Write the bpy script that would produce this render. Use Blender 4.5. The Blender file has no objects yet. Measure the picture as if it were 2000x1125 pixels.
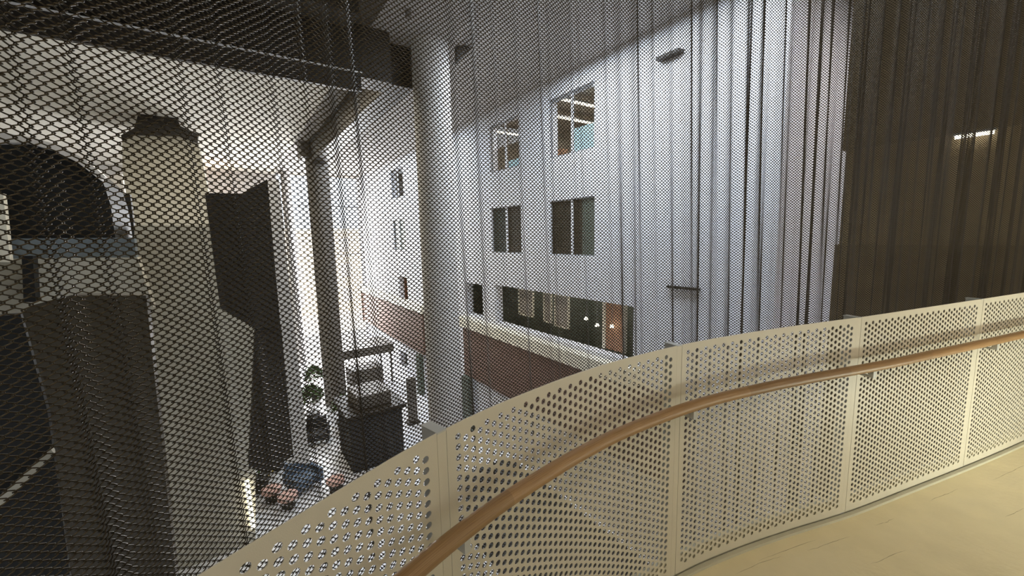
import bpy, bmesh, math, random
import numpy as np
from mathutils import Vector
random.seed(7)
rng = np.random.default_rng(7)
S = bpy.context.scene
COL = S.collection

# ------------------------------------------------------------------ camera
F_PX, CX, CY = 800.0, 1000.0, 562.5
PITCH, ROLL = math.radians(7.2), math.radians(1.25)
_fw = np.array([0, math.cos(PITCH), -math.sin(PITCH)])
_r0 = np.array([1.0, 0, 0]); _u0 = np.cross(_r0, _fw)
_R = math.cos(ROLL) * _r0 - math.sin(ROLL) * _u0
_U = math.cos(ROLL) * _u0 + math.sin(ROLL) * _r0
cam_data = bpy.data.cameras.new('camera')
cam_data.sensor_fit = 'HORIZONTAL'; cam_data.sensor_width = 36.0
cam_data.lens = 36.0 * F_PX / 2000.0
cam_data.clip_start = 0.02; cam_data.clip_end = 300
cam = bpy.data.objects.new('camera', cam_data); COL.objects.link(cam)
from mathutils import Matrix
cam.matrix_world = Matrix(((_R[0], _U[0], -_fw[0], 0), (_R[1], _U[1], -_fw[1], 0), (_R[2], _U[2], -_fw[2], 0), (0, 0, 0, 1)))
S.camera = cam

# ------------------------------------------------------------------ world, lights, exposure
S.view_settings.view_transform = 'Standard'; S.view_settings.look = 'None'
S.view_settings.gamma = 1.0; S.view_settings.exposure = 0.35
S.view_settings.use_curve_mapping = False
S.cycles.use_denoising = True
S.cycles.max_bounces = 6; S.cycles.diffuse_bounces = 4; S.cycles.glossy_bounces = 2
S.cycles.transmission_bounces = 4; S.cycles.transparent_max_bounces = 8
S.cycles.caustics_reflective = False; S.cycles.caustics_refractive = False
S.cycles.sample_clamp_indirect = 4.0
W = bpy.data.worlds.new('world'); S.world = W; W.use_nodes = True
W.node_tree.nodes['Background'].inputs[0].default_value = (0.86, 0.92, 1.0, 1)
W.node_tree.nodes['Background'].inputs[1].default_value = 2.4

# building axes: d1 runs along the white facade, n points at it
D1 = np.array([-0.5646, 0.8254, 0.0]); NN = np.array([0.8254, 0.5646, 0.0])
def P3(a, L, z):
    p = D1 * a + NN * L
    return (float(p[0]), float(p[1]), float(z))
def area(name, loc, aim, sx, sy, power, color, spread=180):
    l = bpy.data.lights.new(name, 'AREA'); l.shape = 'RECTANGLE'; l.size = sx; l.size_y = sy
    l.energy = power; l.color = color; l.spread = math.radians(spread)
    o = bpy.data.objects.new(name, l); COL.objects.link(o); o.location = loc
    d = Vector(aim) - Vector(loc)
    q = d.to_track_quat('-Z', 'Y'); o.rotation_euler = q.to_euler()
    return o
ang = math.atan2(D1[1], D1[0])
def ceil_area(name, a, L, z, la, lL, power, color, up=False):
    l = bpy.data.lights.new(name, 'AREA'); l.shape = 'RECTANGLE'; l.size = la; l.size_y = lL
    l.energy = power; l.color = color
    o = bpy.data.objects.new(name, l); COL.objects.link(o); o.location = P3(a, L, z)
    o.rotation_euler = (math.pi if up else 0, 0, ang)
    return o
COOL = (0.80, 0.90, 1.0); NEUT = (1.0, 0.97, 0.95); WARM = (1.0, 0.89, 0.70)
ceil_area('skylight_light', 5.6, 6.6, 4.58, 8, 2.0, 620, COOL)
ceil_area('skylight_light', 22.0, 6.2, 4.58, 14, 2.2, 720, COOL)
ceil_area('atrium_light', 14.0, 0.5, 4.5, 8, 4, 420, (1, .90, .72))
area('window_daylight', P3(32.6, 5.9, -2), P3(0, 3, -3), 5, 10, 2200, (0.95, 0.97, 1.0))
# recess fill and cornice lamp, then warm lamps of the balcony we stand on
ceil_area('recess_light', 0.5, 10.2, 4.5, 3, 1.5, 110, (1, .93, .84))  # added fill that brightens the recess, no fixture there
ceil_area('cornice_light', 30.5, -0.6, 4.0, 2.0, 1.5, 90, (1, .68, .42), up=True)
area('balcony_light', (1.9, -0.4, 2.1), (1.9, 0.6, -1.5), 1.2, 0.5, 38, WARM)
area('balcony_light', (4.7, 0.4, 1.9), (3.6, 3.0, 0.3), 1.2, 0.5, 40, WARM)  # added to brighten the curtain and dark wall at the right
area('balcony_light', (-0.2, -0.9, 2.1), (0.0, 0.2, -1.5), 1.0, 0.5, 17, WARM)
area('low_wall_light', (3.6, -0.1, -0.9), (2.0, 2.0, -0.75), 2.2, 0.6, 26, WARM)
area('cove_light', (3.6, 1.45, -1.42), (3.0, 2.5, -0.55), 1.2, 0.08, 14, (0.95, 1.0, 0.82))
sun = bpy.data.lights.new('sun', 'SUN'); sun.energy = 12.0; sun.angle = 0.02; sun.color = (1, .95, .86)
so = bpy.data.objects.new('sun', sun); COL.objects.link(so)
so.rotation_euler = Vector((D1[0], D1[1], -1.9)).to_track_quat('-Z', 'Y').to_euler()

# ------------------------------------------------------------------ helpers
def mat(name, color, rough=0.6, metal=0.0, noise=None, nscale=8.0, bump=0.0, bscale=60.0, spec=0.4, emit=None, estr=0.0):
    m = bpy.data.materials.new(name); m.use_nodes = True
    nt = m.node_tree; b = nt.nodes['Principled BSDF']
    b.inputs['Roughness'].default_value = rough; b.inputs['Metallic'].default_value = metal
    b.inputs['Specular IOR Level'].default_value = spec
    c = (*color, 1)
    tc = nt.nodes.new('ShaderNodeTexCoord')
    nz = nt.nodes.new('ShaderNodeTexNoise'); nz.inputs['Scale'].default_value = nscale; nz.inputs['Detail'].default_value = 4
    nt.links.new(tc.outputs['Object'], nz.inputs['Vector'])
    rp = nt.nodes.new('ShaderNodeValToRGB')
    k = 0.06 if noise is None else noise
    rp.color_ramp.elements[0].position = 0.3; rp.color_ramp.elements[1].position = 0.7
    rp.color_ramp.elements[0].color = tuple(v * (1 - k) for v in color) + (1,)
    rp.color_ramp.elements[1].color = tuple(min(1, v * (1 + k)) for v in color) + (1,)
    nt.links.new(nz.outputs['Fac'], rp.inputs['Fac']); nt.links.new(rp.outputs['Color'], b.inputs['Base Color'])
    if bump > 0:
        n2 = nt.nodes.new('ShaderNodeTexNoise'); n2.inputs['Scale'].default_value = bscale; n2.inputs['Detail'].default_value = 3
        nt.links.new(tc.outputs['Object'], n2.inputs['Vector'])
        bp = nt.nodes.new('ShaderNodeBump'); bp.inputs['Strength'].default_value = bump; bp.inputs['Distance'].default_value = 0.01
        nt.links.new(n2.outputs['Fac'], bp.inputs['Height']); nt.links.new(bp.outputs['Normal'], b.inputs['Normal'])
    if emit:
        b.inputs['Emission Color'].default_value = (*emit, 1); b.inputs['Emission Strength'].default_value = estr
    return m
M = {}
M['panel'] = mat('cream_powder_coat', (0.65, 0.61, 0.515), 0.45, noise=0.015, bump=0.05, bscale=400)
M['post'] = mat('grey_painted_steel', (0.52, 0.53, 0.52), 0.4, noise=0.02)
M['floor'] = mat('poured_floor', (0.82, 0.73, 0.50), 0.55, noise=0.05, nscale=5, bump=0.25, bscale=35)
M['trim'] = mat('base_trim', (0.56, 0.54, 0.44), 0.5, noise=0.03)
M['wire'] = mat('dark_bronze_wire', (0.056, 0.042, 0.024), 0.36, metal=0.5, noise=0.02)
M['white'] = mat('white_plaster', (0.80, 0.80, 0.84), 0.8, noise=0.015, nscale=1.5)
M['ceil'] = mat('ceiling_plaster', (0.33, 0.31, 0.29), 0.8, noise=0.03, nscale=1)  # same ceiling as the left part, its lower brightness put into this colour
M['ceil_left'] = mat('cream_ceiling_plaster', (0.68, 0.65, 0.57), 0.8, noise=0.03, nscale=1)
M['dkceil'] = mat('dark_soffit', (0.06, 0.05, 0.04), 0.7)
M['beige'] = mat('beige_plaster', (0.47, 0.445, 0.37), 0.8, noise=0.03, nscale=1)
M['pillar'] = mat('pale_concrete', (0.62, 0.60, 0.58), 0.75, noise=0.04, nscale=2)
M['column'] = mat('grey_column_paint', (0.15, 0.135, 0.12), 0.6, noise=0.04, nscale=2)
M['dark'] = mat('dark_brown_metal', (0.020, 0.015, 0.010), 0.5, noise=0.1)
M['olive'] = mat('olive_brown_panel', (0.30, 0.24, 0.15), 0.5, noise=0.08, nscale=3)
M['screen'] = mat('brown_screen', (0.036, 0.027, 0.014), 0.5, noise=0.08, nscale=3)
M['duskwall'] = mat('dusky_wall', (0.21, 0.165, 0.10), 0.6, noise=0.08, nscale=3)
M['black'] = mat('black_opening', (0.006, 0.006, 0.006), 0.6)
M['green'] = mat('dark_green_panel', (0.105, 0.125, 0.100), 0.5, noise=0.06)
M['dglass'] = mat('dark_window_pane', (0.050, 0.058, 0.050), 0.3, spec=0.2)
M['bglass'] = mat('brown_blind', (0.040, 0.032, 0.020), 0.6, spec=0.2)  # unlit room behind the pane painted as dark brown
M['cream'] = mat('cream_ledge', (0.85, 0.80, 0.66), 0.6)
M['atfloor'] = mat('polished_pale_floor', (0.72, 0.72, 0.74), 0.25, noise=0.05, nscale=0.6)
M['greywall'] = mat('blue_grey_panel', (0.16, 0.19, 0.21), 0.5)
M['room'] = mat('room_wall', (0.42, 0.38, 0.33), 0.8)
M['paleblue'] = mat('pale_blue_screen', (0.55, 0.78, 0.88), 0.5, emit=(0.55, 0.8, 0.95), estr=0.35)  # weak emission added, the partition glows though it is no lamp
M['orange'] = mat('tan_wood_panel', (0.50, 0.28, 0.17), 0.6, noise=0.15, nscale=4)
M['lamp'] = mat('lit_lamp', (1, 0.95, 0.8), 0.5, emit=(1.0, 0.93, 0.74), estr=5.0)
M['mull'] = mat('window_frame_paint', (0.35, 0.36, 0.38), 0.5)
M['backwall'] = mat('warm_balcony_wall', (0.60, 0.52, 0.38), 0.8, noise=0.03, nscale=1)
M['outside'] = mat('sandstone_facade', (0.86, 0.76, 0.60), 0.9, noise=0.12, nscale=0.8)
M['paving'] = mat('pale_paving', (0.75, 0.72, 0.68), 0.8, noise=0.1, nscale=0.5)
M['leaf'] = mat('leaf_green', (0.06, 0.10, 0.03), 0.5, noise=0.3, nscale=20)
M['yellow'] = mat('yellow_flower', (0.55, 0.40, 0.04), 0.5)
M['denim'] = mat('slate_blue_upholstery', (0.10, 0.14, 0.20), 0.8)
M['pink'] = mat('dusty_pink_upholstery', (0.60, 0.38, 0.32), 0.8)
M['charcoal'] = mat('charcoal_upholstery', (0.035, 0.035, 0.038), 0.8)

def slat_material():
    m = bpy.data.materials.new('brown_slatted_cladding'); m.use_nodes = True; nt = m.node_tree; b = nt.nodes['Principled BSDF']
    tc = nt.nodes.new('ShaderNodeTexCoord'); br = nt.nodes.new('ShaderNodeTexBrick')
    mp = nt.nodes.new('ShaderNodeMapping'); mp.inputs['Rotation'].default_value = (math.pi / 2, 0, 0)
    mp.inputs['Scale'].default_value = (1, 1, 1)
    nt.links.new(tc.outputs['Generated'], mp.inputs['Vector'])
    br.inputs['Color1'].default_value = (0.21, 0.130, 0.100, 1); br.inputs['Color2'].default_value = (0.18, 0.108, 0.083, 1)
    br.inputs['Mortar'].default_value = (0.10, 0.055, 0.04, 1); br.inputs['Scale'].default_value = 26
    br.inputs['Mortar Size'].default_value = 0.012
    nt.links.new(mp.outputs['Vector'], br.inputs['Vector']); nt.links.new(br.outputs['Color'], b.inputs['Base Color'])
    b.inputs['Roughness'].default_value = 0.8
    return m
M['brick'] = slat_material()

def wood_material():
    m = bpy.data.materials.new('oak_handrail'); m.use_nodes = True; nt = m.node_tree; b = nt.nodes['Principled BSDF']
    uv = nt.nodes.new('ShaderNodeUVMap'); uv.uv_map = 'rail'
    mp = nt.nodes.new('ShaderNodeMapping'); mp.inputs['Scale'].default_value = (2.5, 40, 1)
    nz = nt.nodes.new('ShaderNodeTexNoise'); nz.inputs['Scale'].default_value = 3; nz.inputs['Detail'].default_value = 6; nz.inputs['Distortion'].default_value = 0.4
    rp = nt.nodes.new('ShaderNodeValToRGB')
    rp.color_ramp.elements[0].position = 0.3; rp.color_ramp.elements[0].color = (0.25, 0.135, 0.055, 1)
    rp.color_ramp.elements[1].position = 0.72; rp.color_ramp.elements[1].color = (0.46, 0.29, 0.14, 1)
    nt.links.new(uv.outputs[0], mp.inputs['Vector']); nt.links.new(mp.outputs['Vector'], nz.inputs['Vector'])
    nt.links.new(nz.outputs['Fac'], rp.inputs['Fac'])
    # finger joints: each stave a little different in tone
    sx = nt.nodes.new('ShaderNodeSeparateXYZ'); nt.links.new(uv.outputs[0], sx.inputs[0])
    mu = nt.nodes.new('ShaderNodeMath'); mu.operation = 'MULTIPLY'; mu.inputs[1].default_value = 1.55; nt.links.new(sx.outputs[0], mu.inputs[0])
    fl = nt.nodes.new('ShaderNodeMath'); fl.operation = 'FLOOR'; nt.links.new(mu.outputs[0], fl.inputs[0])
    wn = nt.nodes.new('ShaderNodeTexWhiteNoise'); wn.noise_dimensions = '1D'; nt.links.new(fl.outputs[0], wn.inputs['W'])
    mr = nt.nodes.new('ShaderNodeMapRange'); mr.inputs['To Min'].default_value = 0.80; mr.inputs['To Max'].default_value = 1.08
    nt.links.new(wn.outputs['Value'], mr.inputs['Value'])
    mx = nt.nodes.new('ShaderNodeVectorMath'); mx.operation = 'SCALE'
    nt.links.new(rp.outputs['Color'], mx.inputs[0]); nt.links.new(mr.outputs['Result'], mx.inputs['Scale'])
    nt.links.new(mx.outputs[0], b.inputs['Base Color'])
    b.inputs['Roughness'].default_value = 0.42
    return m
M['wood'] = wood_material()

def glass_material():
    m = bpy.data.materials.new('clear_pane'); m.use_nodes = True; nt = m.node_tree
    nt.nodes.remove(nt.nodes['Principled BSDF'])
    t = nt.nodes.new('ShaderNodeBsdfTransparent'); g = nt.nodes.new('ShaderNodeBsdfGlossy'); g.inputs['Roughness'].default_value = 0.02
    x = nt.nodes.new('ShaderNodeMixShader'); x.inputs[0].default_value = 0.025
    nt.links.new(t.outputs[0], x.inputs[1]); nt.links.new(g.outputs[0], x.inputs[2])
    nt.links.new(x.outputs[0], nt.nodes['Material Output'].inputs['Surface'])
    return m
M['glass'] = glass_material()

def tag(o, label=None, cat=None, group=None, kind=None):
    if label: o['label'] = label
    if cat: o['category'] = cat
    if group: o['group'] = group
    if kind: o['kind'] = kind
    return o
def mesh_obj(name, verts, faces, m, parent=None, smooth=False):
    me = bpy.data.meshes.new(name); me.from_pydata([tuple(v) for v in verts], [], faces); me.update()
    me.materials.append(m)
    if smooth:
        me.polygons.foreach_set('use_smooth', [True] * len(me.polygons))
    o = bpy.data.objects.new(name, me); COL.objects.link(o)
    if parent is not None: o.parent = parent
    return o
def np_mesh(name, V, Q, m, parent=None, smooth=True):
    me = bpy.data.meshes.new(name)
    V = np.ascontiguousarray(V, dtype=np.float32); Q = np.ascontiguousarray(Q, dtype=np.int32)
    me.vertices.add(len(V)); me.vertices.foreach_set('co', V.ravel())
    me.loops.add(Q.size); me.loops.foreach_set('vertex_index', Q.ravel())
    me.polygons.add(len(Q))
    me.polygons.foreach_set('loop_start', np.arange(0, Q.size, 4, dtype=np.int32))
    me.polygons.foreach_set('loop_total', np.full(len(Q), 4, dtype=np.int32))
    me.update(calc_edges=True)
    if smooth: me.shade_smooth()
    else: me.shade_flat()
    me.materials.append(m)
    o = bpy.data.objects.new(name, me); COL.objects.link(o)
    if parent is not None: o.parent = parent
    return o
def empty(name, loc=(0, 0, 0)):
    o = bpy.data.objects.new(name, None); COL.objects.link(o); o.location = loc; o.empty_display_size = 0.1
    return o
BOXF = [(0, 3, 2, 1), (4, 5, 6, 7), (0, 1, 5, 4), (1, 2, 6, 5), (2, 3, 7, 6), (3, 0, 4, 7)]
def boxv(a0, a1, L0, L1, z0, z1):
    return [P3(a0, L0, z0), P3(a0, L1, z0), P3(a1, L1, z0), P3(a1, L0, z0), P3(a0, L0, z1), P3(a0, L1, z1), P3(a1, L1, z1), P3(a1, L0, z1)]
class MB:
    def __init__(s): s.v = []; s.f = []
    def add(s, v, f):
        k = len(s.v); s.v += [tuple(x) for x in v]; s.f += [tuple(i + k for i in q) for q in f]; return s
    def box(s, a0, a1, L0, L1, z0, z1): return s.add(boxv(a0, a1, L0, L1, z0, z1), BOXF)
    def cyl(s, a, L, z0, z1, r0, r1=None, n=24, caps=True):
        r1 = r0 if r1 is None else r1
        c = P3(a, L, 0); v = []
        for z, r in ((z0, r0), (z1, r1)):
            for i in range(n):
                t = 2 * math.pi * i / n; v.append((c[0] + r * math.cos(t), c[1] + r * math.sin(t), z))
        f = [(i, (i + 1) % n, n + (i + 1) % n, n + i) for i in range(n)]
        if caps: f += [tuple(range(n - 1, -1, -1)), tuple(range(n, 2 * n))]
        return s.add(v, f)
    def lathe(s, a, L, z, prof, n=24):
        c = P3(a, L, 0); v = []; m = len(prof)
        for r, h in prof:
            for i in range(n):
                t = 2 * math.pi * i / n; v.append((c[0] + r * math.cos(t), c[1] + r * math.sin(t), z + h))
        f = [(j * n + i, j * n + (i + 1) % n, (j + 1) * n + (i + 1) % n, (j + 1) * n + i) for j in range(m - 1) for i in range(n)]
        f += [tuple(range(n - 1, -1, -1)), tuple(range((m - 1) * n, m * n))]
        return s.add(v, f)
    def poly(s, pts, a, th):
        """polygon of (L, z) corners standing across the atrium at distance a, th deep"""
        n = len(pts)
        v = [P3(a, L, z) for L, z in pts] + [P3(a + th, L, z) for L, z in pts]
        f = [tuple(range(n)), tuple(range(2 * n - 1, n - 1, -1))] + [(i, i + n, (i + 1) % n + n, (i + 1) % n) for i in range(n)]
        return s.add(v, f)
    def obj(s, name, m, parent=None, smooth=False):
        o = mesh_obj(name, s.v, s.f, m, parent, smooth)
        bm = bmesh.new(); bm.from_mesh(o.data); bmesh.ops.recalc_face_normals(bm, faces=bm.faces)
        if smooth:
            for e in bm.edges:
                if len(e.link_faces) == 2 and e.calc_face_angle(0) > 0.7: e.smooth = False
        bm.to_mesh(o.data); bm.free()
        return o
def bevel(o, w, seg=2):
    md = o.modifiers.new('bevel', 'BEVEL'); md.width = w; md.segments = seg; md.limit_method = 'ANGLE'
    return o
def grid_wall(name, As, Zs, holes, L0, L1, m):
    """wall slab between L0 and L1 with rectangular openings (a0,a1,z0,z1); reveals included"""
    As = sorted(set(As + [h[0] for h in holes] + [h[1] for h in holes])); Zs = sorted(set(Zs + [h[2] for h in holes] + [h[3] for h in holes]))
    def solid(i, j):
        if i < 0 or j < 0 or i >= len(As) - 1 or j >= len(Zs) - 1: return False
        ca, cz = (As[i] + As[i + 1]) / 2, (Zs[j] + Zs[j + 1]) / 2
        return not any(h[0] < ca < h[1] and h[2] < cz < h[3] for h in holes)
    b = MB()
    for i in range(len(As) - 1):
        for j in range(len(Zs) - 1):
            if not solid(i, j): continue
            a0, a1, z0, z1 = As[i], As[i + 1], Zs[j], Zs[j + 1]
            b.add([P3(a0, L0, z0), P3(a1, L0, z0), P3(a1, L0, z1), P3(a0, L0, z1)], [(0, 1, 2, 3)])
            b.add([P3(a0, L1, z0), P3(a0, L1, z1), P3(a1, L1, z1), P3(a1, L1, z0)], [(0, 1, 2, 3)])
            for di, dj, q in ((-1, 0, [(a0, z0), (a0, z1)]), (1, 0, [(a1, z1), (a1, z0)]), (0, -1, [(a1, z0), (a0, z0)]), (0, 1, [(a0, z1), (a1, z1)])):
                if not solid(i + di, j + dj):
                    (p, q0), (r, s0) = q
                    b.add([P3(p, L0, q0), P3(r, L0, s0), P3(r, L1, s0), P3(p, L1, q0)], [(0, 1, 2, 3)])
    o = mesh_obj(name, b.v, b.f, m)
    bm = bmesh.new(); bm.from_mesh(o.data); bmesh.ops.remove_doubles(bm, verts=bm.verts, dist=1e-5)
    bmesh.ops.recalc_face_normals(bm, faces=bm.faces); bm.to_mesh(o.data); bm.free()
    return o

# ------------------------------------------------------------------ the balustrade's curve
TOP = np.array([(-0.93, -0.10), (-0.88, 0.10), (-0.80, 0.31), (-0.68, 0.51), (-0.566, 0.671), (-0.435, 0.825), (-0.285, 1.00), (-0.130, 1.165), (0.010, 1.285),
                (0.190, 1.422), (0.405, 1.560), (0.746, 1.738), (1.076, 1.872), (1.420, 1.985), (1.860, 2.115), (2.36, 2.295), (2.938, 2.507),
                (3.413, 2.69), (4.1, 2.97), (5.0, 3.36)])
TOP[:8] *= 0.94; TOP[8] *= 0.952; TOP[9] *= 0.97; TOP[10] *= 0.987
def spline(pts, step=0.002):
    P = np.vstack([2 * pts[0] - pts[1], pts, 2 * pts[-1] - pts[-2]]); out = []
    for i in range(1, len(P) - 2):
        p0, p1, p2, p3 = P[i - 1:i + 3]
        t = np.linspace(0, 1, max(4, int(np.linalg.norm(p2 - p1) / step)), endpoint=False)[:, None]
        out.append(0.5 * ((2 * p1) + (-p0 + p2) * t + (2 * p0 - 5 * p1 + 4 * p2 - p3) * t ** 2 + (-p0 + 3 * p1 - 3 * p2 + p3) * t ** 3))
    return np.vstack(out + [pts[-1:]])
class Curve2:
    def __init__(s, pts, smooth=0):
        c = spline(np.asarray(pts, float))
        if smooth:
            k = int(smooth); pad = np.vstack([np.repeat(c[:1], k, 0), c, np.repeat(c[-1:], k, 0)])
            ker = np.hanning(2 * k + 1); ker /= ker.sum()
            cc = np.stack([np.convolve(pad[:, i], ker, 'valid') for i in range(2)], 1); c[k:-k] = cc[k:-k]
        s.c = c; s.s = np.r_[0, np.cumsum(np.linalg.norm(np.diff(c, axis=0), axis=1))]
        t = np.gradient(c, axis=0); t /= np.linalg.norm(t, axis=1)[:, None]; s.t = t
    def at(s, q):
        x = np.interp(q, s.s, s.c[:, 0]); y = np.interp(q, s.s, s.c[:, 1])
        tx = np.interp(q, s.s, s.t[:, 0]); ty = np.interp(q, s.s, s.t[:, 1]); n = np.hypot(tx, ty)
        return x, y, tx / n, ty / n
BC = Curve2(TOP, smooth=60)
_i0 = np.argmin(np.hypot(BC.c[:, 0] + 0.191, BC.c[:, 1] - 1.020)); S0 = BC.s[_i0]      # the post nearest the camera
_hs = np.array([-1.5, -0.56, 0, 1.16, 2.32, 3.48, 4.0, 5.5]); _hh = np.array([-0.62, -0.560, -0.498, -0.484, -0.459, -0.447, -0.444, -0.44])
_hq = np.linspace(-1.5, 5.5, 400); _hv = np.interp(_hq, _hs, _hh); _k = np.hanning(41); _k /= _k.sum()
_hv = np.convolve(np.r_[np.full(20, _hv[0]), _hv, np.full(20, _hv[-1])], _k, 'valid')
def ztop(q): return np.interp(q - S0, _hq, _hv)
def B3(q, w, dz):
    """point at arc position q, w metres outward of the panel face, dz below the panel's top"""
    q = np.asarray(q, float); x, y, tx, ty = BC.at(q)
    return np.stack([x - ty * w, y + tx * w, ztop(q) - dz], -1)
PITCHP = 1.16
posts = [S0 + k * PITCHP for k in range(-1, 5)]

def sweep_box(name, q0, q1, w0, w1, d0, d1_, m, parent=None, step=0.03):
    n = max(2, int((q1 - q0) / step) + 1); q = np.linspace(q0, q1, n)
    ring = [B3(q, w0, d0), B3(q, w1, d0), B3(q, w1, d1_), B3(q, w0, d1_)]
    V = np.stack(ring, 1).reshape(-1, 3); f = []
    for i in range(n - 1):
        for k in range(4):
            f.append((4 * i + k, 4 * i + (k + 1) % 4, 4 * i + 4 + (k + 1) % 4, 4 * i + 4 + k))
    f += [(3, 2, 1, 0), tuple(4 * (n - 1) + k for k in range(4))]
    o = mesh_obj(name, V, f, m, parent)
    bm = bmesh.new(); bm.from_mesh(o.data); bmesh.ops.recalc_face_normals(bm, faces=bm.faces); bm.to_mesh(o.data); bm.free()
    return o

# perforated panels: every round hole is cut through a 3 mm sheet
def panel(q0, q1, label):
    dx, dy, r, th, H = 0.0270, 0.0304, 0.0100, 0.003, 1.105
    mside = 0.018; L = q1 - q0
    nc = int((L - 2 * mside) / dx); x0 = (L - nc * dx) / 2; nr = 34; mtop = 0.024
    angs = [math.radians(15 + 30 * k) for k in range(12)]
    inn = np.array([(r * math.cos(a), r * math.sin(a)) for a in angs])
    out = []
    for a in angs:
        c, s = math.cos(a), math.sin(a); k = min((dx / 2) / abs(c), (dy / 2) / abs(s))
        p = (c * k, s * k)
        if abs(abs(math.degrees(a)) % 90 - 45) < 1: p = (math.copysign(dx / 2, c), math.copysign(dy / 2, s))
        out.append(p)
    out = np.array(out)
    cells = np.array([(x0 + (c + .5) * dx, mtop + (rr + .5) * dy + (0.5 * dy if c % 2 else 0)) for c in range(nc) for rr in range(nr)])
    I = cells[:, None, :] + inn[None]; O = cells[:, None, :] + out[None]
    pts = np.concatenate([I, O, I, O], 1)                       # N,48,2
    w = np.concatenate([np.zeros(24), np.full(24, th)])[None, :].repeat(len(cells), 0)
    V = B3(q0 + pts[..., 0], w, pts[..., 1]).reshape(-1, 3)
    k = np.arange(12); k2 = (k + 1) % 12
    base = np.concatenate([np.stack([k, k2, 12 + k2, 12 + k], 1), np.stack([24 + k2, 24 + k, 36 + k, 36 + k2], 1), np.stack([k2, k, 24 + k, 24 + k2], 1)])
    Q = (base[None] + (np.arange(len(cells)) * 48)[:, None, None]).reshape(-1, 4)
    # plain borders
    Vb, Qb = [], []
    def strip(xa, xb, ya, yb):
        n = max(1, int((xb - xa) / 0.03)); xs = np.linspace(xa, xb, n + 1)
        for i in range(n):
            b = len(V) + len(Vb)
            for ww in (0, th):
                for xx, yy in ((xs[i], ya), (xs[i + 1], ya), (xs[i + 1], yb), (xs[i], yb)):
                    Vb.append(B3(q0 + xx, ww, yy))
            Qb.extend([[b, b + 3, b + 2, b + 1], [b + 4, b + 5, b + 6, b + 7], [b, b + 1, b + 5, b + 4], [b + 3, b + 7, b + 6, b + 2], [b, b + 4, b + 7, b + 3], [b + 1, b + 2, b + 6, b + 5]])
    strip(0, x0, 0, H); strip(x0 + nc * dx, L, 0, H)
    for c in range(nc):
        o = 0.5 * dy if c % 2 else 0
        strip(x0 + c * dx, x0 + (c + 1) * dx, 0, mtop + o); strip(x0 + c * dx, x0 + (c + 1) * dx, mtop + nr * dy + o, H)
    ob = np_mesh('perforated_panel', np.vstack([V, np.array(Vb).reshape(-1, 3)]), np.vstack([Q, np.array(Qb)]), M['panel'], smooth=False)
    return tag(ob, label, 'balustrade panel', 'perforated panels of the curved balustrade')
plabels = ['cream perforated balustrade panel at the lower left, its largest holes closest to the viewer',
           'curved cream perforated panel between the two nearest grey posts, under the sweep of the handrail',
           'cream perforated panel right of the middle post, below the end of the bright white facade',
           'cream perforated panel in front of the dark brown wall, with blurred shadow above handrail',
           'pale perforated panel farthest right, cut off by the edge of the picture']
for i in range(5):
    panel(posts[i] + 0.016, posts[i + 1] - 0.016, plabels[i])
postlabels = [None, 'grey steel post nearest the viewer, its wide cap behind the lower left panel joint',
              'grey steel post in the middle of the balustrade, in front of the white facade',
              'grey steel post at the foot of the dark wall, second from the right', 'grey steel post farthest right, with a thin pale cap']
for i, q in enumerate(posts[:5]):
    e = empty('balustrade_post', tuple(B3(q, 0.03, 1.0)))
    def pbox(name, q0, q1, w0, w1, d0, d1_, m):
        o = sweep_box(name, q0, q1, w0, w1, d0, d1_, m, step=0.05); o.data.transform(Matrix.Translation(-Vector(e.location))); o.parent = e; return o
    pbox('post_body', q - 0.0145, q + 0.0145, 0.005, 0.070, 0.006, 1.30, M['post'])
    c = pbox('post_cap', q - 0.0150, q + 0.0150, -0.0005, 0.073, 0.0, 0.005, M['post'])
    f = pbox('cover_strip', q - 0.0145, q + 0.0145, 0.0008, 0.0045, 0.0055, 1.105, M['panel']); f['label'] = 'cream strip covering the joint between two panels'
    tag(e, postlabels[i] or 'grey steel post at the lower left, mostly below the picture', 'post', 'grey posts of the balustrade')

# handrail: one continuous oak rail on L brackets
def tube(points, r, n, name, m, parent=None, uvname=None):
    P = np.asarray(points, float); T = np.gradient(P, axis=0); T /= np.linalg.norm(T, axis=1)[:, None]
    up = np.array([0, 0, 1.0]); A = np.cross(T, up); A /= np.linalg.norm(A, axis=1)[:, None]; Bv = np.cross(A, T)
    a = np.arange(n) * 2 * math.pi / n
    V = P[:, None] + r * (np.cos(a)[None, :, None] * A[:, None] + np.sin(a)[None, :, None] * Bv[:, None])
    N = len(P); i = np.arange(N - 1)[:, None]; k = np.arange(n)[None]; k2 = (k + 1) % n
    Q = np.stack([i * n + k + 0 * i, i * n + k2, (i + 1) * n + k2, (i + 1) * n + k], -1).reshape(-1, 4)[:, ::-1]
    o = np_mesh(name, V.reshape(-1, 3), Q, m, parent)
    if uvname:
        s = np.r_[0, np.cumsum(np.linalg.norm(np.diff(P, axis=0), axis=1))]
        uv = o.data.uv_layers.new(name=uvname)
        vi = Q.ravel(); U = s[vi // n]; Vv = (vi % n) / n
        uv.data.foreach_set('uv', np.stack([U, Vv], -1).astype(np.float32).ravel())
    return o
RW, RD = -0.078, 0.245
hr = empty('handrail', tuple(B3(posts[2], RW, RD)))
def place(o, e): o.data.transform(Matrix.Translation(-Vector(e.location))); o.parent = e; return o
q = np.arange(posts[0], posts[5] + 0.2, 0.02)
place(tube(B3(q, RW, RD), 0.0235, 28, 'rail', M['wood'], uvname='rail'), hr)
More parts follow.
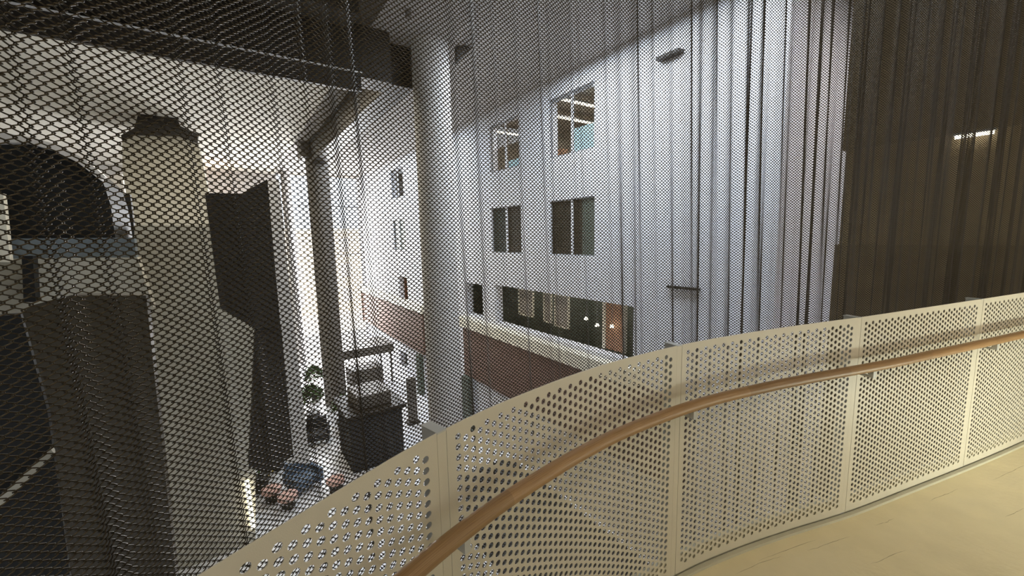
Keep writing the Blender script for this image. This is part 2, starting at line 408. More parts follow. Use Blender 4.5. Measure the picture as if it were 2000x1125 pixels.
for qp in posts[:5]:
    b = sweep_box('bracket', qp - 0.010, qp + 0.010, RW - 0.012, 0.0, RD + 0.048, RD + 0.056, M['post'], step=0.02)
    place(b, hr); b['label'] = 'light grey steel bracket under the wooden rail'
    u = sweep_box('bracket_tip', qp - 0.010, qp + 0.010, RW - 0.012, RW + 0.010, RD + 0.021, RD + 0.048, M['post'], step=0.02)
    u.data.transform(Matrix.Translation(-Vector(hr.location))); u.parent = b
tag(hr, 'round oak handrail curving along the inner side of the perforated balustrade', 'handrail')

# ------------------------------------------------------------------ our balcony: ramp floor, curb, trim, back wall and ceiling
def strip_floor(name, q0, q1, w0, w1, d0, th, m):
    return sweep_box(name, q0, q1, w0, w1, d0, d0 + th, m, step=0.06)
qa, qb = S0 - 1.35, posts[5] + 0.6
fl = strip_floor('floor', qa, qb, -2.6, 0.06, 1.128, 0.28, M['floor']); tag(fl, kind='structure')
cb = strip_floor('trim_1', qa, qb, -0.022, -0.001, 1.113, 0.015, M['trim']); tag(cb, kind='structure')
up = strip_floor('trim_2', qa, qb, 0.006, 0.030, 1.015, 0.113, M['trim']); tag(up, kind='structure')
bc = strip_floor('ceiling_balcony', qa, qb, -2.6, -0.15, -2.75, 0.2, M['backwall']); tag(bc, kind='structure')
bw = strip_floor('wall_back', qa, qb, -2.75, -2.6, -2.8, 4.2, M['backwall']); tag(bw, kind='structure')
# fine cracks in the poured floor
def crack(q0, q1, w, wob, k):
    n = 14; qs = np.linspace(q0, q1, n); r3 = np.random.default_rng(k)
    ww = w + np.cumsum(r3.normal(0, wob, n)); hw = 0.0011 * np.sin(np.linspace(0.1, 3.04, n)) * (0.6 + r3.random(n))
    V = np.vstack([B3(qs, ww - hw, 1.1277), B3(qs, ww + hw, 1.1277)])
    return mesh_obj('crack', V, [(i, i + 1, n + i + 1, n + i) for i in range(n - 1)], M['crack'], fl)
M['crack'] = mat('crack_filler', (0.46, 0.38, 0.23), 0.8)
for k, (q0, q1, w) in enumerate(((1.45, 1.75, -.10), (1.62, 2.02, -.085), (1.9, 2.2, -.12), (2.4, 2.55, -.11), (2.9, 3.2, -.10), (3.5, 3.95, -.13), (2.1, 2.35, -.28), (3.1, 3.3, -.33), (1.5, 1.6, -.22))):
    crack(S0 + q0, S0 + q1, w, 0.0015, k)
# ------------------------------------------------------------------ coil mesh curtain
CU = Curve2([(-1.15, -0.25), (-1.08, -0.02), (-1.0, 0.18), (-0.90, 0.38), (-0.755, 0.625), (-0.655, 0.85), (-0.54, 1.09), (-0.40, 1.30), (-0.17, 1.52), (0.25, 1.79),
             (0.80, 2.04), (1.35, 2.26), (1.75, 2.41), (2.6, 2.73), (3.6, 3.12), (4.8, 3.62)], smooth=60)
VP, PC = 0.0150, 0.0096             # height of one mesh opening, spacing of the coils
def fold_profile(sh, amp):
    s = CU.s; w = np.zeros_like(s)
    az = np.degrees(np.arctan2(CU.c[:, 0], CU.c[:, 1]))
    def s_of_px(px): return np.interp(math.degrees(math.atan((px - 1000) / 800.0)), az, s)
    folds = [(178, .022, .009), (455, .014, .009), (612, .016, .012), (712, .034, .011), (935, .026, .012), (968, .012, .009), (1052, .020, .010), (1113, .010, .010),
             (1172, .016, .012), (1240, .030, .016), (1262, .014, .010), (1335, .028, .016), (1392, .022, .014), (1450, .030, .018), (1476, .034, .016), (1513, .030, .016),
             (1548, .045, .020), (1578, .030, .016), (1600, .034, .018), (1628, .03, .016), (1650, .03, .016)]
    r2 = np.random.default_rng(3); x = 1670
    while x < 2060:
        folds.append((x, r2.uniform(.015, .045), r2.uniform(.022, .04))); x += r2.uniform(14, 34)
    for px, am, sg in folds:
        s0 = s_of_px(px) + sh * r2.uniform(-1, 1) * (1.0 if px > 1200 else 0.3); w += am * amp * np.exp(-((s - s0) / sg) ** 2)
    g = np.clip((s - 1.2) / 2.0, 0, 1)
    w += amp * (0.0015 + 0.014 * g) * np.sin(s * 15.1 + sh * 30) + amp * 0.007 * np.sin(s * 5.3 + 1 + sh * 20) + amp * 0.012 * np.clip((s - 3.1) / 0.5, 0, 1) * np.sin(s * 47 + 2 * np.sin(s * 9))
    w[(s < 0.15)] *= 0.3
    c = np.stack([CU.c[:, 0] - CU.t[:, 1] * w, CU.c[:, 1] + CU.t[:, 0] * w], 1)
    a = np.r_[0, np.cumsum(np.linalg.norm(np.diff(c, axis=0), axis=1))]
    t = np.gradient(c, axis=0); t /= np.linalg.norm(t, axis=1)[:, None]
    return c, a, t
pt, pb = fold_profile(0.012, 0.8), fold_profile(0.0, 1.15)
Za, Zb = 1.6, -1.6
sc = pb[1][-1] / pt[1][-1]
def cur_pt(arc, w, z):
    """arc length along the cloth (bottom measure), w through its thickness, height z"""
    out = []
    for (c, a, t), k in ((pb, 1.0), (pt, 1 / sc)):
        q_ = arc * k
        x = np.interp(q_, a, c[:, 0]); y = np.interp(q_, a, c[:, 1]); tx = np.interp(q_, a, t[:, 0]); ty = np.interp(q_, a, t[:, 1])
        out.append((x - ty * w, y + tx * w, -ty, tx))
    f = np.clip((z - Zb) / (Za - Zb), 0, 1.3)
    l = lambda i: out[0][i] * (1 - f) + out[1][i] * f
    return np.stack([l(0), l(1), z], -1), np.stack([l(2), l(3), 0 * z], -1)
total = pb[1][-1]; ncoil = int(total / PC) - 2
AMP, WD, WR = PC / 2 + 0.0021, 0.0037, 0.00130
pat8 = [(0, 1, 0), (.09, .86, .75), (.25, 0, 1), (.41, -.86, .75), (.5, -1, 0), (.59, -.86, -.75), (.75, 0, -1), (.91, .86, -.75)]
pat4 = [(-.07, 1, -.4), (.07, 1, .4), (.43, -1, .4), (.57, -1, -.4)]
VV, QQ, nv = [], [], 0
for i in range(ncoil):
    arc0 = (i + 1) * PC
    x = float(np.interp(arc0, pb[1], pb[0][:, 0])); y = float(np.interp(arc0, pb[1], pb[0][:, 1]))
    if y < 0.02: zt, zb = 0.75, -1.0
    else: zt, zb = max(0.75, 0.60 * y + 0.12), max(-2.1, -1.15 * y - 0.45)
    near = y < 1.15
    pat, ns = (pat8, 4) if near else (pat4, 3)
    k0, k1 = int(zb / VP), int(zt / VP); ks = np.arange(k0, k1)
    ph = 0.5 if i % 2 else 0.0
    pv = np.array([p[0] for p in pat]); pu = np.array([p[1] for p in pat]); pw = np.array([p[2] for p in pat])
    z = ((ks[:, None] + pv[None] + ph) * VP).ravel(); u = np.tile(pu * AMP, len(ks)); w = np.tile(pw * WD, len(ks))
    P, N = cur_pt(arc0 + u, w, z)
    T = np.empty_like(P); T[1:-1] = P[2:] - P[:-2]; T[0] = P[1] - P[0]; T[-1] = P[-1] - P[-2]
    T /= np.linalg.norm(T, axis=1)[:, None]
    A = np.cross(T, N); A /= np.linalg.norm(A, axis=1)[:, None] + 1e-9; Bv = np.cross(A, T)
    r = WR if near else WR * float(np.interp(y, [1.15, 1.6, 2.2, 3.0], [1.16, 1.26, 1.38, 1.46]))
    an = np.arange(ns) * 2 * math.pi / ns + (math.pi / 4 if ns == 4 else math.pi / 2)
    V = P[:, None] + r * (np.cos(an)[None, :, None] * A[:, None] + np.sin(an)[None, :, None] * Bv[:, None])
    m_ = len(P); ii = np.arange(m_ - 1)[:, None]; kk = np.arange(ns)[None]; k2 = (kk + 1) % ns
    Q = np.stack([ii * ns + kk, ii * ns + k2, (ii + 1) * ns + k2, (ii + 1) * ns + kk], -1).reshape(-1, 4)
    VV.append(V.reshape(-1, 3).astype(np.float32)); QQ.append((Q + nv).astype(np.int32)); nv += m_ * ns
VV = np.vstack(VV); QQ = np.vstack(QQ)
print('curtain verts', len(VV), 'coils', ncoil)
cur = np_mesh('mesh_curtain', VV, QQ, M['wire'])
tag(cur, 'dark bronze metal coil mesh curtain hanging in folds beyond the balustrade', 'curtain')
del VV, QQ

# ------------------------------------------------------------------ the atrium: shell
GZ = -8.6
def st(o): return tag(o, kind='structure')
def sbox(name, a0, a1, L0, L1, z0, z1, m): return st(MB().box(a0, a1, L0, L1, z0, z1).obj(name, m))
def ray(x, y):
    d = _fw + _R * (x - CX) / F_PX - _U * (y - CY) / F_PX; return d
def LZ(x, y, a):
    d = ray(x, y); d = d * a / float(d @ D1); return (float(d @ NN), float(d[2]))
sbox('floor_atrium', -3, 33.8, -14, 14, GZ - 0.3, GZ, M['atfloor'])
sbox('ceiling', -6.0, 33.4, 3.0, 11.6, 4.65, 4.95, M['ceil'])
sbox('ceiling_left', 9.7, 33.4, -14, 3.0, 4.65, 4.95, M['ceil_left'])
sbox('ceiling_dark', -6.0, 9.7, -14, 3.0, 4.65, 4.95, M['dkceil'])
win_up = [(8.28, 10.2, 2.38, 4.12), (11.82, 13.72, 2.42, 4.12), (23.2, 25.3, 2.42, 4.12)]
win_lo = [(8.26, 10.22, -0.62, 1.07), (11.78, 13.76, -0.62, 1.09), (23.3, 25.35, -0.70, 1.15)]
ribbon = [(6.86, 13.62, -3.38, -1.88), (14.60, 16.05, -3.38, -1.98), (23.4, 24.9, -3.9, -2.3)]
lowh = [(24.15, 25.4, -8.1, -7.1)]
wf = grid_wall('wall_right', [3.56, 33.4], [GZ, 4.65], win_up + win_lo + ribbon + lowh, 8.5, 8.85, M['white']); st(wf)
sbox('wall_corner', 3.56, 3.9, 8.85, 11.6, GZ, 4.65, M['white'])
sbox('wall_left', -6.0, 33.4, -14.3, -14, GZ, 4.95, M['beige'])
sbox('wall_front', -6.3, -6.0, -14.3, 11.9, GZ, 4.95, M['beige'])
sbox('wall_recess', -6.0, 3.9, 11.6, 11.9, GZ, 4.65, M['white'])
sbox('trim_3', 6.6, 16.3, 8.16, 8.498, -3.92, -3.50, M['cream'])
sbox('trim_4', 20.6, 33.3, 8.16, 8.498, -4.02, -3.62, M['cream'])
sbox('wall_cladding', 5.2, 16.0, 8.25, 8.498, -6.10, -3.93, M['brick'])
sbox('wall_cladding_far', 20.7, 33.2, 8.25, 8.498, -6.35, -4.10, M['brick'])
# lower windows: opaque panes, darkness of the unlit rooms put into their colour
def window(name, h, panes, mull):
    a0, a1, z0, z1 = h
    e = empty(name, P3((a0 + a1) / 2, 8.6, z0)); tag(e, kind='structure')
    def add(b, nm, m):
        o = b.obj(nm, m); o.data.transform(Matrix.Translation(-Vector(e.location))); o.parent = e; return o
    fr = MB()
    t = 0.035
    fr.box(a0, a1, 8.56, 8.62, z0, z0 + t).box(a0, a1, 8.56, 8.62, z1 - t, z1).box(a0, a0 + t, 8.56, 8.62, z0 + t, z1 - t).box(a1 - t, a1, 8.56, 8.62, z0 + t, z1 - t)
    add(fr, 'window_frame', M['mull'])
    for (p0, p1, m) in panes:
        add(MB().box(p0, p1, 8.585, 8.60, z0 + t, z1 - t), 'pane', m)
    for p in mull:
        add(MB().box(p - 0.03, p + 0.03, 8.54, 8.60, z0 + t, z1 - t), 'mullion', M['white'])
    return e
window('window_1', win_lo[0], [(8.30, 8.83, M['green']), (8.84, 9.20, M['bglass']), (9.27, 10.18, M['bglass'])], [9.235])
window('window_2', win_lo[1], [(11.82, 12.72, M['bglass']), (12.82, 13.72, M['dglass'])], [12.77])
window('window_3', win_lo[2], [(23.34, 24.3, M['green']), (24.36, 25.31, M['dglass'])], [24.33])
window('window_4', win_up[0], [(8.32, 9.2, M['glass']), (9.24, 10.16, M['glass'])], [9.22])
window('window_5', win_up[1], [(11.86, 12.7, M['glass']), (12.74, 13.68, M['glass'])], [12.72])
window('window_6', win_up[2], [(23.24, 24.2, M['glass']), (24.24, 25.26, M['glass'])], [24.22])
# lit rooms behind the upper windows
def room(name, a0, a1, z0, z1, depth, m):
    L0, L1 = 8.86, 8.86 + depth; t = 0.08; s_ = name[5:]
    sbox(name, a0, a1, L1, L1 + t, z0, z1, m); sbox(name + '_side', a0 - t, a0, L0, L1 + t, z0, z1, m); sbox(name + '_side', a1, a1 + t, L0, L1 + t, z0, z1, m)
    sbox('floor_' + s_, a0 - t, a1 + t, L0, L1 + t, z0 - t, z0, m); sbox('ceiling_' + s_, a0 - t, a1 + t, L0, L1 + t, z1, z1 + t, m)
room('wall_office', 5.9, 16.5, 1.5, 4.63, 4.2, M['room'])
room('wall_office_far', 21.0, 27.5, 1.5, 4.63, 3.0, M['room'])
room('wall_canteen', 6.0, 16.6, -4.6, -1.80, 1.1, M['green'])
room('wall_far_lobby', 23.0, 25.6, -8.5, -6.9, 1.0, M['greywall'])
room('wall_far_store', 23.0, 25.6, -4.2, -2.0, 1.0, M['orange'])
def lamp_bar(a0, a1, L0, L1, z, label, grp, th=0.04):
    e = empty('strip_light', P3((a0 + a1) / 2, (L0 + L1) / 2, z))
    for nm, b, m in (('housing', MB().box(a0 - .02, a1 + .02, L0, L1, z, z + 0.05), M['mull']), ('diffuser', MB().box(a0, a1, L0, L1, z - th, z), M['lamp'])):
        o = b.obj(nm, m); o.data.transform(Matrix.Translation(-Vector(e.location))); o.parent = e
    return tag(e, label, 'ceiling light', grp)
for a_, p_ in ((9.3, 60), (12.7, 40)):
    ceil_area('office_light', a_, 10.6, 4.40, 1.6, 1.6, p_, (1, .93, .82))  # extra fill added to brighten the rooms besides their strip lights
ceil_area('canteen_light', 10.5, 9.3, -1.86, 6.5, .3, 22, (1, .93, .82))
grp = 'strip lights in the lit upper rooms'
lamp_bar(10.38, 10.50, 8.95, 12.9, 4.36, 'lit strip light high in the larger upper window', grp)
lamp_bar(11.95, 12.08, 8.95, 12.9, 4.36, 'lit strip light crossing the larger upper window lower down', grp)
lamp_bar(14.9, 15.0, 8.95, 12.9, 4.36, 'lit strip light at the top of the smaller upper window', grp)
lamp_bar(23.9, 24.0, 8.95, 11.5, 4.3, 'strip light in the farthest upper window past the pillar', grp)
tag(MB().box(9.2, 11.3, 10.5, 10.56, 1.58, 3.75).obj('partition_screen', M['paleblue']), 'pale blue screen standing inside the larger upper window', 'screen')
tag(MB().box(14.3, 15.4, 10.5, 10.56, 1.58, 3.3).obj('partition_screen', M['paleblue']), 'pale blue screen inside the smaller upper window', 'screen')
tag(MB().box(11.55, 12.35, 10.2, 10.5, 1.58, 3.1).obj('bookcase', M['orange']), 'tan bookcase at the left of the larger upper window', 'bookcase')
tag(MB().box(13.15, 13.75, 9.9, 10.3, 1.58, 3.8).obj('locker', M['orange']), 'tall tan locker at the right of the smaller upper window', 'locker')
def chair(a, L, z, label, m, grp=None, s=1.0):
    e = empty('office_chair', P3(a, L, z))
    def add(nm, b):
        o = bevel(b.obj(nm, m), 0.015); o.data.transform(Matrix.Translation(-Vector(e.location))); o.parent = e
    add('seat', MB().box(a - .24 * s, a + .24 * s, L - .24 * s, L + .24 * s, z + .42 * s, z + .50 * s))
    add('backrest', MB().box(a - .22 * s, a + .22 * s, L + .20 * s, L + .27 * s, z + .52 * s, z + 1.05 * s))
    add('base', MB().cyl(a, L, z, z + .05, .26 * s, .20 * s, 12).cyl(a, L, z + .05, z + .42 * s, .03, n=10))
    return tag(e, label, 'chair', grp)
chair(8.45, 9.6, 1.50, 'dark office chair behind the lower right of the larger upper window', M['charcoal'], s=1.3)
# canteen behind the ribbon opening
def screen(a0, a1, L, z0, z1, label):
    e = empty('lit_doorway', P3((a0 + a1) / 2, L, z0))
    for nm, b, m in (('door_frame', MB().box(a0, a0 + .06, L - .06, L, z0, z1).box(a1 - .06, a1, L - .06, L, z0, z1).box(a0, a1, L - .06, L, z1 - .06, z1).box(a0, a1, L - .06, L, z0, z0 + .05), M['cream']), ('curtain_panel', MB().box(a0 + .06, a1 - .06, L - .03, L - .005, z0 + .05, z1 - .06), M['room'])):
        o = b.obj(nm, m); o.data.transform(Matrix.Translation(-Vector(e.location))); o.parent = e
    return tag(e, label, 'doorway', 'pale frames inside the ribbon opening')
screen(12.0, 12.95, 9.2, -3.05, -2.0, 'pale framed opening at the left end of the green ribbon window')
screen(10.95, 11.4, 9.2, -3.1, -2.0, 'narrow pale frame in the middle left of the green ribbon window')
screen(10.05, 10.80, 9.2, -3.15, -2.0, 'pale framed opening in the middle of the green ribbon window')
e = empty('wooden_door', P3(7.9, 9.0, -3.38))
for nm, b, m in (('door_leaf', MB().box(7.55, 8.22, 8.95, 9.02, -3.36, -2.0), M['orange']), ('door_frame', MB().box(8.22, 8.32, 8.90, 9.03, -3.36, -1.98).box(7.50, 7.55, 8.90, 9.03, -3.36, -1.98), M['cream'])):
    o = b.obj(nm, m); o.data.transform(Matrix.Translation(-Vector(e.location))); o.parent = e
tag(e, 'tan wooden door with pale frame near the right end of the ribbon window', 'door')
for k, (a, zz) in enumerate(((9.0, -2.62), (8.55, -2.75), (7.86, -2.65))):
    e = empty('pendant_lamp', P3(a, 8.92 if k < 2 else 8.8, zz))
    for nm, b, m in (('shade', MB().lathe(a, 8.92 if k < 2 else 8.8, zz, [(.05, 0), (.07, .03), (.03, .09)], 12), M['lamp']), ('cord', MB().cyl(a, 8.92 if k < 2 else 8.8, zz + .09, -1.86, .006, n=6), M['mull'])):
        o = b.obj(nm, m); o.data.transform(Matrix.Translation(-Vector(e.location))); o.parent = e
    tag(e, ['small lit pendant lamp left of the tan door in the ribbon window', 'small lit pendant lamp closest to the tan door frame', 'small lit pendant lamp hanging in front of the tan door'][k], 'lamp', 'lit pendants in the ribbon window')
# pillars and columns
def column(a, L, r, m, name, n=48, z1=4.65):
    return st(MB().cyl(a, L, GZ, z1, r, n=n).obj(name, m, smooth=True))
column(9.75, 4.42, 0.45, M['pillar'], 'pillar')
column(22.6, 3.95, 0.52, M['column'], 'pillar_grey')
column(32.0, 3.55, 0.30, M['pillar'], 'pillar_far')
sbox('column_green', 15.25, 15.85, 8.0, 8.24, GZ, -6.10, M['green'])
sbox('column_green_far', 20.8, 21.3, 8.0, 8.24, GZ, -6.35, M['green'])
# beams under the ceiling
sbox('beam_long', 10.2, 22.2, 3.55, 4.15, 3.70, 4.65, M['dark'])
sbox('beam_near', 8.2, 8.8, -14, 2.35, 4.10, 4.65, M['dark'])
sbox('beam_cross', 9.7, 10.4, -14, 3.42, 3.55, 4.65, M['dark'])
sbox('beam_ledge', 9.6, 9.7, -14, 2.7, 3.22, 3.60, M['dark'])
sbox('beam_ledge_lip', 9.56, 9.6, -14, 2.72, 3.585, 3.61, M['pillar'])  # pale strip painting the highlight along the ledge
sbox('beam_bracket', 22.0, 23.2, 3.2, 4.6, 3.95, 4.65, M['column'])
bk = MB(); c0 = LZ(890, 90, 9.4); c1 = LZ(925, 92, 9.4); c2 = LZ(891, 125, 9.4)
bk.poly([c0, c1, c2], 9.35, 0.12); st(bk.obj('bracket_plate', M['dark']))
# end glazing and what lies outside
st(MB().box(33.42, 33.44, 3.2, 8.9, GZ, 4.3).obj('window_7', M['glass']))
for nm, b in (('window_8', MB().box(33.38, 33.5, 3.1, 8.9, 2.47, 2.56)), ('window_9', MB().box(33.38, 33.5, 3.1, 8.9, -0.06, 0.0)), ('window_10', MB().box(33.38, 33.5, 3.1, 8.9, -1.15, -1.08)),
              ('window_11', MB().box(33.38, 33.5, 5.95, 6.05, GZ, 4.3))):
    tag(b.obj(nm, M['mull']), kind='structure')
sbox('wall_end', 33.4, 33.8, -14, 3.15, GZ, 4.95, M['pillar'])
sbox('ground', 33.8, 75, -20, 30, GZ - .3, GZ, M['paving'])
def building(a0, a1, L0, L1, h, label):
    e = empty('sandstone_building', P3((a0 + a1) / 2, (L0 + L1) / 2, GZ))
    def add(nm, b, m):
        o = b.obj(nm, m); o.data.transform(Matrix.Translation(-Vector(e.location))); o.parent = e; return o
    add('wall', MB().box(a0, a1, L0, L1, GZ, GZ + h), M['outside']); add('parapet', MB().box(a0 - .2, a1, L0 - .1, L1 + .1, GZ + h, GZ + h + .4), M['cream'])
    k = 0
    for Lw in np.arange(L0 + 1, L1 - 1, 2.6):
        for zz in np.arange(GZ + 1.2, GZ + h - 2, 3.0):
            add('window', MB().box(a0 - .06, a0, Lw, Lw + 1.1, zz, zz + 1.6), M['pillar'])
    tag(e, label, 'building')
building(52, 60, 2, 22, 9.5, 'pale sandstone building outside, seen bright through the end glazing')
# ------------------------------------------------------------------ left side of the atrium
def slab_px(name, pts, a, th, m):
    return MB().poly([LZ(x, y, a) for x, y in pts], a, th).obj(name, m)
st(slab_px('wall_shaft', [(238, 262), (262, 1180), (520, 1180), (412, 400), (384, 262)], 20.4, 3.0, M['beige']))
tag(slab_px('shaft_lintel', [(236, 264), (262, 250), (270, 222), (300, 214), (344, 225), (352, 246), (388, 262), (386, 278), (350, 264), (262, 262), (238, 274)], 20.2, 0.2, M['dark']), kind='structure')
st(slab_px('wall_left_block', [(262, 440), (285, 1300), (500, 1300), (498, 640), (432, 600), (412, 440)], 13.2, 1.5, M['beige']))
# dark gallery volume with a rounded top
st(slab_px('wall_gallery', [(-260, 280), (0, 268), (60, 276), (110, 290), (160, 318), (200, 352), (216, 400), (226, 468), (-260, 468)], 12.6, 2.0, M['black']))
st(slab_px('trim_5', [(-260, 252), (0, 258), (62, 268), (116, 284), (168, 312), (206, 345), (196, 352), (150, 316), (100, 292), (50, 278), (-260, 282)], 12.4, 0.25, M['pillar']))
st(slab_px('window_12', [(22, 466), (262, 464), (266, 503), (26, 507)], 12.3, 0.3, M['greywall']))
st(slab_px('wall_parapet', [(-260, 508), (268, 503), (300, 600), (-260, 660)], 12.2, 0.4, M['beige']))
tag(slab_px('door_frame_left', [(205, 345), (238, 340), (262, 500), (228, 500)], 16.0, 0.2, M['pillar']), kind='structure')
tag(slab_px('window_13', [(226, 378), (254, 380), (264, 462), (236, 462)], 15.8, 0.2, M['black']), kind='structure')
tag(slab_px('window_14', [(-120, 378), (6, 378), (20, 512), (-120, 512)], 12.0, 0.15, M['cream']), kind='structure')
tag(slab_px('gallery_post', [(42, 500), (64, 500), (70, 590), (46, 590)], 11.85, 0.25, M['black']), 'short black post on the pale parapet at the far left', 'post')
# dark screens in the foreground left
o = slab_px('dark_screen_wall', [(44, 612), (58, 598), (140, 577), (285, 577), (352, 1200), (150, 1200), (120, 980), (98, 800)], 7.0, 0.25, M['screen'])
tag(o, 'large olive brown wall screen at the lower left behind the curtain', 'screen')
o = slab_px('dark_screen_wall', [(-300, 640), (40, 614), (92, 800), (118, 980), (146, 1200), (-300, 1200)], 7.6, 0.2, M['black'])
tag(o, 'black panel at the far lower left, crossed by a pale handrail', 'screen')
o = slab_px('stair_rail', [(-60, 1020), (0, 968), (98, 876), (106, 886), (0, 992), (-60, 1046)], 7.3, 0.08, M['beige'])
tag(o, 'pale slanting stair rail at the lower left in front of a black panel', 'stair rail')
e = empty('hanging_bulkhead', P3(11.3, -0.4, GZ))
def addp(nm, pts, a, th, m):
    o = slab_px(nm, pts, a, th, m); o.data.transform(Matrix.Translation(-Vector(e.location))); o.parent = e; return o
addp('upper_box', [(400, 377), (472, 378), (522, 350), (548, 640), (499, 641), (430, 601)], 11.0, 0.5, M['dark'])
addp('lower_fin', [(499, 636), (549, 636), (573, 890), (520, 925), (486, 912), (492, 800)], 11.2, 0.5, M['dark'])
tag(e, 'tall dark brown clad bulkhead beside the bright glazing, narrower below', 'bulkhead')
st(slab_px('column_pale', [(523, 352), (545, 352), (575, 640), (606, 905), (560, 905), (535, 640)], 13.0, 0.8, M['pillar']))

# ------------------------------------------------------------------ things on the atrium floor
def thing(name, a, L, z, label, cat, parts, grp=None):
    e = empty(name, P3(a, L, z))
    for p in parts:
        nm, b, m = p[:3]
        o = b.obj(nm, m, smooth=len(p) > 3); o.data.transform(Matrix.Translation(-Vector(e.location))); o.parent = e
        if len(p) <= 3: bevel(o, 0.02, 1)
    return tag(e, label, cat, grp)
thing('coffee_kiosk', 16, 4, GZ, 'big dark kiosk block standing below the white pillar', 'kiosk',
      [('counter', MB().box(15.1, 17.2, 3.05, 5.0, GZ, GZ + 2.1), M['charcoal']), ('roof_panel', MB().box(14.95, 17.4, 2.9, 5.15, GZ + 2.1, GZ + 2.25), M['dark']),
       ('sign_board', MB().box(15.4, 16.9, 3.4, 4.7, GZ + 2.25, GZ + 2.75), M['column'])])
thing('floor_totem', 17.8, 6.5, GZ, 'slim dark totem standing right of the big kiosk', 'sign', [('panel', MB().box(17.7, 17.95, 6.2, 6.6, GZ + .1, GZ + 2.2), M['column']), ('foot', MB().box(17.6, 18.05, 6.1, 6.7, GZ, GZ + .1), M['dark'])])
thing('canopy_stand', 25, 6.5, GZ, 'grey canopied stand in the distance on the bright floor', 'stand',
      [('canopy', MB().box(23.8, 26.2, 4.6, 7.6, GZ + 1.9, GZ + 2.4), M['column'])] + [('leg', MB().box(a, a + .08, L, L + .08, GZ, GZ + 1.9), M['dark']) for a in (23.9, 26.0) for L in (4.7, 7.4)] + [('counter', MB().box(24.2, 25.8, 5.2, 7.0, GZ, GZ + 1.0), M['column'])])
tag(bevel(MB().box(4.0, 12.6, 5.0, 8.3, GZ, GZ + 0.03).obj('carpet', M['charcoal']), .01, 1), 'large dark carpet on the atrium floor, glimpsed through the panel holes', 'carpet')  # thin dark slab added so the floor looks dark through the holes
def lounge_chair(a, L, rz, label, m):
    e = empty('lounge_chair', P3(a, L, GZ)); 
    c = P3(a, L, GZ)
    def add(nm, v0, v1):
        b = MB(); x0, y0, z0 = v0; x1, y1, z1 = v1; ca, sa = math.cos(rz), math.sin(rz)
        vs = [(x0, y0, z0), (x1, y0, z0), (x1, y1, z0), (x0, y1, z0), (x0, y0, z1), (x1, y0, z1), (x1, y1, z1), (x0, y1, z1)]
        b.add([(x * ca - y * sa, x * sa + y * ca, z) for x, y, z in vs], BOXF)
        o = bevel(b.obj(nm, m), 0.04); o.parent = e
    add('seat', (-.4, -.4, .18), (.4, .4, .46)); add('backrest', (-.4, .34, .40), (.4, .52, .95))
    add('armrest', (-.5, -.4, .18), (-.38, .5, .62)); add('armrest', (.38, -.4, .18), (.5, .5, .62))
    for x in (-.4, .34):
        for y in (-.38, .38): add('leg', (x, y, 0), (x + .06, y + .06, .2))
    tag(e, label, 'armchair', 'armchairs on the atrium floor')
lounge_chair(18.6, 2.4, .4, 'dark armchair left of the kiosk, nearest the grey column', M['charcoal'])
lounge_chair(20.0, 4.6, 2.2, 'dark armchair behind the kiosk', M['charcoal'])
lounge_chair(21.6, 5.6, 1.2, 'dark armchair farthest back behind the kiosk', M['charcoal'])
lounge_chair(15.3, 1.45, 1.0, 'slate blue armchair in front of the potted plants', M['denim'])
for k, (a, L) in enumerate(((15.1, 0.45), (14.4, 0.85), (14.4, 2.3))):
    thing('round_stool', a, L, GZ, ['dusty pink round stool beside the lit strip and potted plants', 'dusty pink round stool, middle one of three by the blue armchair', 'dusty pink round stool right of the blue armchair'][k], 'stool',
          [('seat', MB().lathe(a, L, GZ, [(.24, .30), (.30, .33), (.30, .45), (.24, .48)], 20), M['pink'], 1), ('base', MB().cyl(a, L, GZ, GZ + .31, .2, n=16), M['dark'], 1)], 'pink stools on the atrium floor')
def plant(a, L, h, r, label, yel=False):
    e = empty('potted_plant', P3(a, L, GZ)); rr = np.random.default_rng(int(a * 100 + L * 10) % 9999)
    o = MB().lathe(a, L, GZ, [(.22, 0), (.32, .45), (.34, .5), (.30, .5)], 20).obj('pot', M['dark'], smooth=True); o.data.transform(Matrix.Translation(-Vector(e.location))); o.parent = e
    b = MB()
    for k in range(420):
        th = rr.uniform(0, 6.28); el = rr.uniform(-.2, 1.5); rad = r * rr.uniform(.35, 1) ** .5; c = np.array([rad * math.cos(th) * math.cos(el), rad * math.sin(th) * math.cos(el), .55 + (h - .6) * .5 + rad * math.sin(el) * (h - .6) / (2 * r)])
        d = rr.normal(size=3); d /= np.linalg.norm(d); s_ = np.cross(d, rr.normal(size=3)); s_ /= np.linalg.norm(s_)
        l_, w_ = .13, .035
        b.add([c - d * l_, c + s_ * w_, c + d * l_, c - s_ * w_], [(0, 1, 2, 3)])
    o = mesh_obj('foliage', b.v, b.f, M['leaf'], e)
    t_ = MB()
    for k in range(5):
        t_.add([(.02 * math.cos(k * 1.3), .02 * math.sin(k * 1.3), .45), (.02 * math.cos(k * 1.3) + .02, .02 * math.sin(k * 1.3), .45), (r * .5 * math.cos(k * 1.3) + .01, r * .5 * math.sin(k * 1.3), h * .8), (r * .5 * math.cos(k * 1.3), r * .5 * math.sin(k * 1.3), h * .8)], [(0, 1, 2, 3)])
    mesh_obj('stem', t_.v, t_.f, M['dark'], e)
    if yel:
        b = MB()
        for k in range(26):
            c = np.array([rr.uniform(-r, r), rr.uniform(-r, r) , rr.uniform(.6, h)]); 
            b.add([c + (-.05, 0, 0), c + (0, -.05, 0), c + (.05, 0, 0), c + (0, .05, 0), c + (0, 0, .06)], [(0, 1, 4), (1, 2, 4), (2, 3, 4), (3, 0, 4), (0, 3, 2, 1)])
        mesh_obj('blossom', b.v, b.f, M['yellow'], e)
    tag(e, label, 'plant', 'potted plants on the atrium floor')
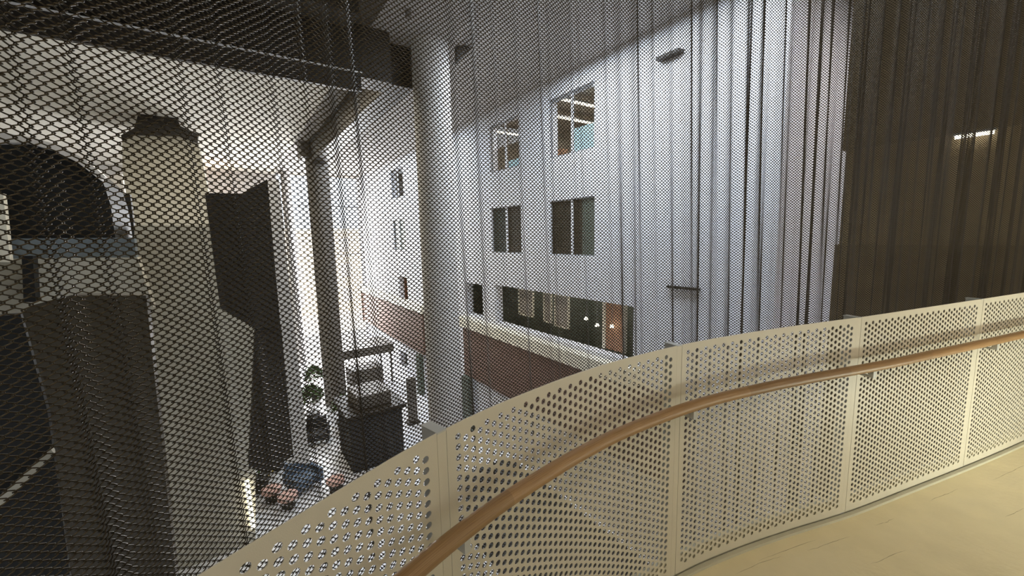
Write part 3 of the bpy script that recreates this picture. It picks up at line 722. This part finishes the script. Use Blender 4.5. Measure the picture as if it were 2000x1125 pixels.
plant(17.2, 0.75, 1.8, .62, 'leafy potted plant with yellow blossoms at the foot of the dark bulkhead', True)
plant(16.0, 0.15, 1.5, .6, 'leafy potted plant beside the lit strip', True)
plant(18.9, 1.35, 1.5, .5, 'leafy potted plant in front of the pale column')
plant(20.8, 2.6, 1.9, .55, 'tall potted plant behind the armchairs, near the grey column')
plant(24.0, 3.2, 1.9, .5, 'potted plant farthest back beside the grey column')
plant(19.0, 3.6, 1.7, .5, 'potted plant just behind the kiosk')
o = slab_px('led_strip', [(478, 940), (486, 940), (499, 1034), (491, 1034)], 13.1, 0.05, M['lamp'])
tag(o, 'bright warm vertical light strip at the edge of the beige wall', 'light strip')
# small dark fittings on the white facade
tag(MB().box(5.62, 6.2, 8.30, 8.498, 3.86, 3.93).obj('wall_lamp', M['dark']), 'small dark lamp high on the white facade near the ceiling', 'wall lamp')
tag(MB().box(5.05, 5.85, 8.40, 8.498, -1.28, -1.23).obj('wall_bar', M['dark']), 'thin dark horizontal bar low on the white facade above the balustrade', 'bar')
# looped pipe near the ceiling by the pillar
lp = MB()
for (xx, y0, y1) in ((797, -12, 36), (884, -6, 34)):
    c = LZ(xx, y0, 8.6); d = LZ(xx, y1, 8.6); 
    lp.poly([(c[0] - .05, c[1]), (c[0] + .05, c[1]), (d[0] + .04, d[1]), (d[0] - .04, d[1])], 8.55, 0.1)
st(lp.obj('beam_hanger', M['column']))
# ------------------------------------------------------------------ dark wall behind the right half of the curtain
LD = 6.2
sbox('wall_dark', -2.2, 1.90, LD, LD + 0.35, -0.19, 0.93, M['olive'])
sbox('wall_dark_upper', -2.2, 1.93, LD - 0.03, LD + 0.35, 0.93, 4.64, M['duskwall'])
sbox('wall_dark_lower', -2.2, 1.93, LD - 0.04, LD + 0.35, -3.5, -0.19, M['duskwall'])
e = empty('strip_light', P3(0.86, LD - 0.05, 0.90))
for nm, b, m in (('housing', MB().box(0.72, 1.00, LD - 0.10, LD - 0.045, 0.905, 0.925), M['mull']), ('diffuser', MB().box(0.73, 0.99, LD - 0.09, LD - 0.05, 0.875, 0.905), M['lamp'])):
    o = b.obj(nm, m); o.data.transform(Matrix.Translation(-Vector(e.location))); o.parent = e
tag(e, 'short lit strip light on the dark wall behind the curtain, far right', 'ceiling light')
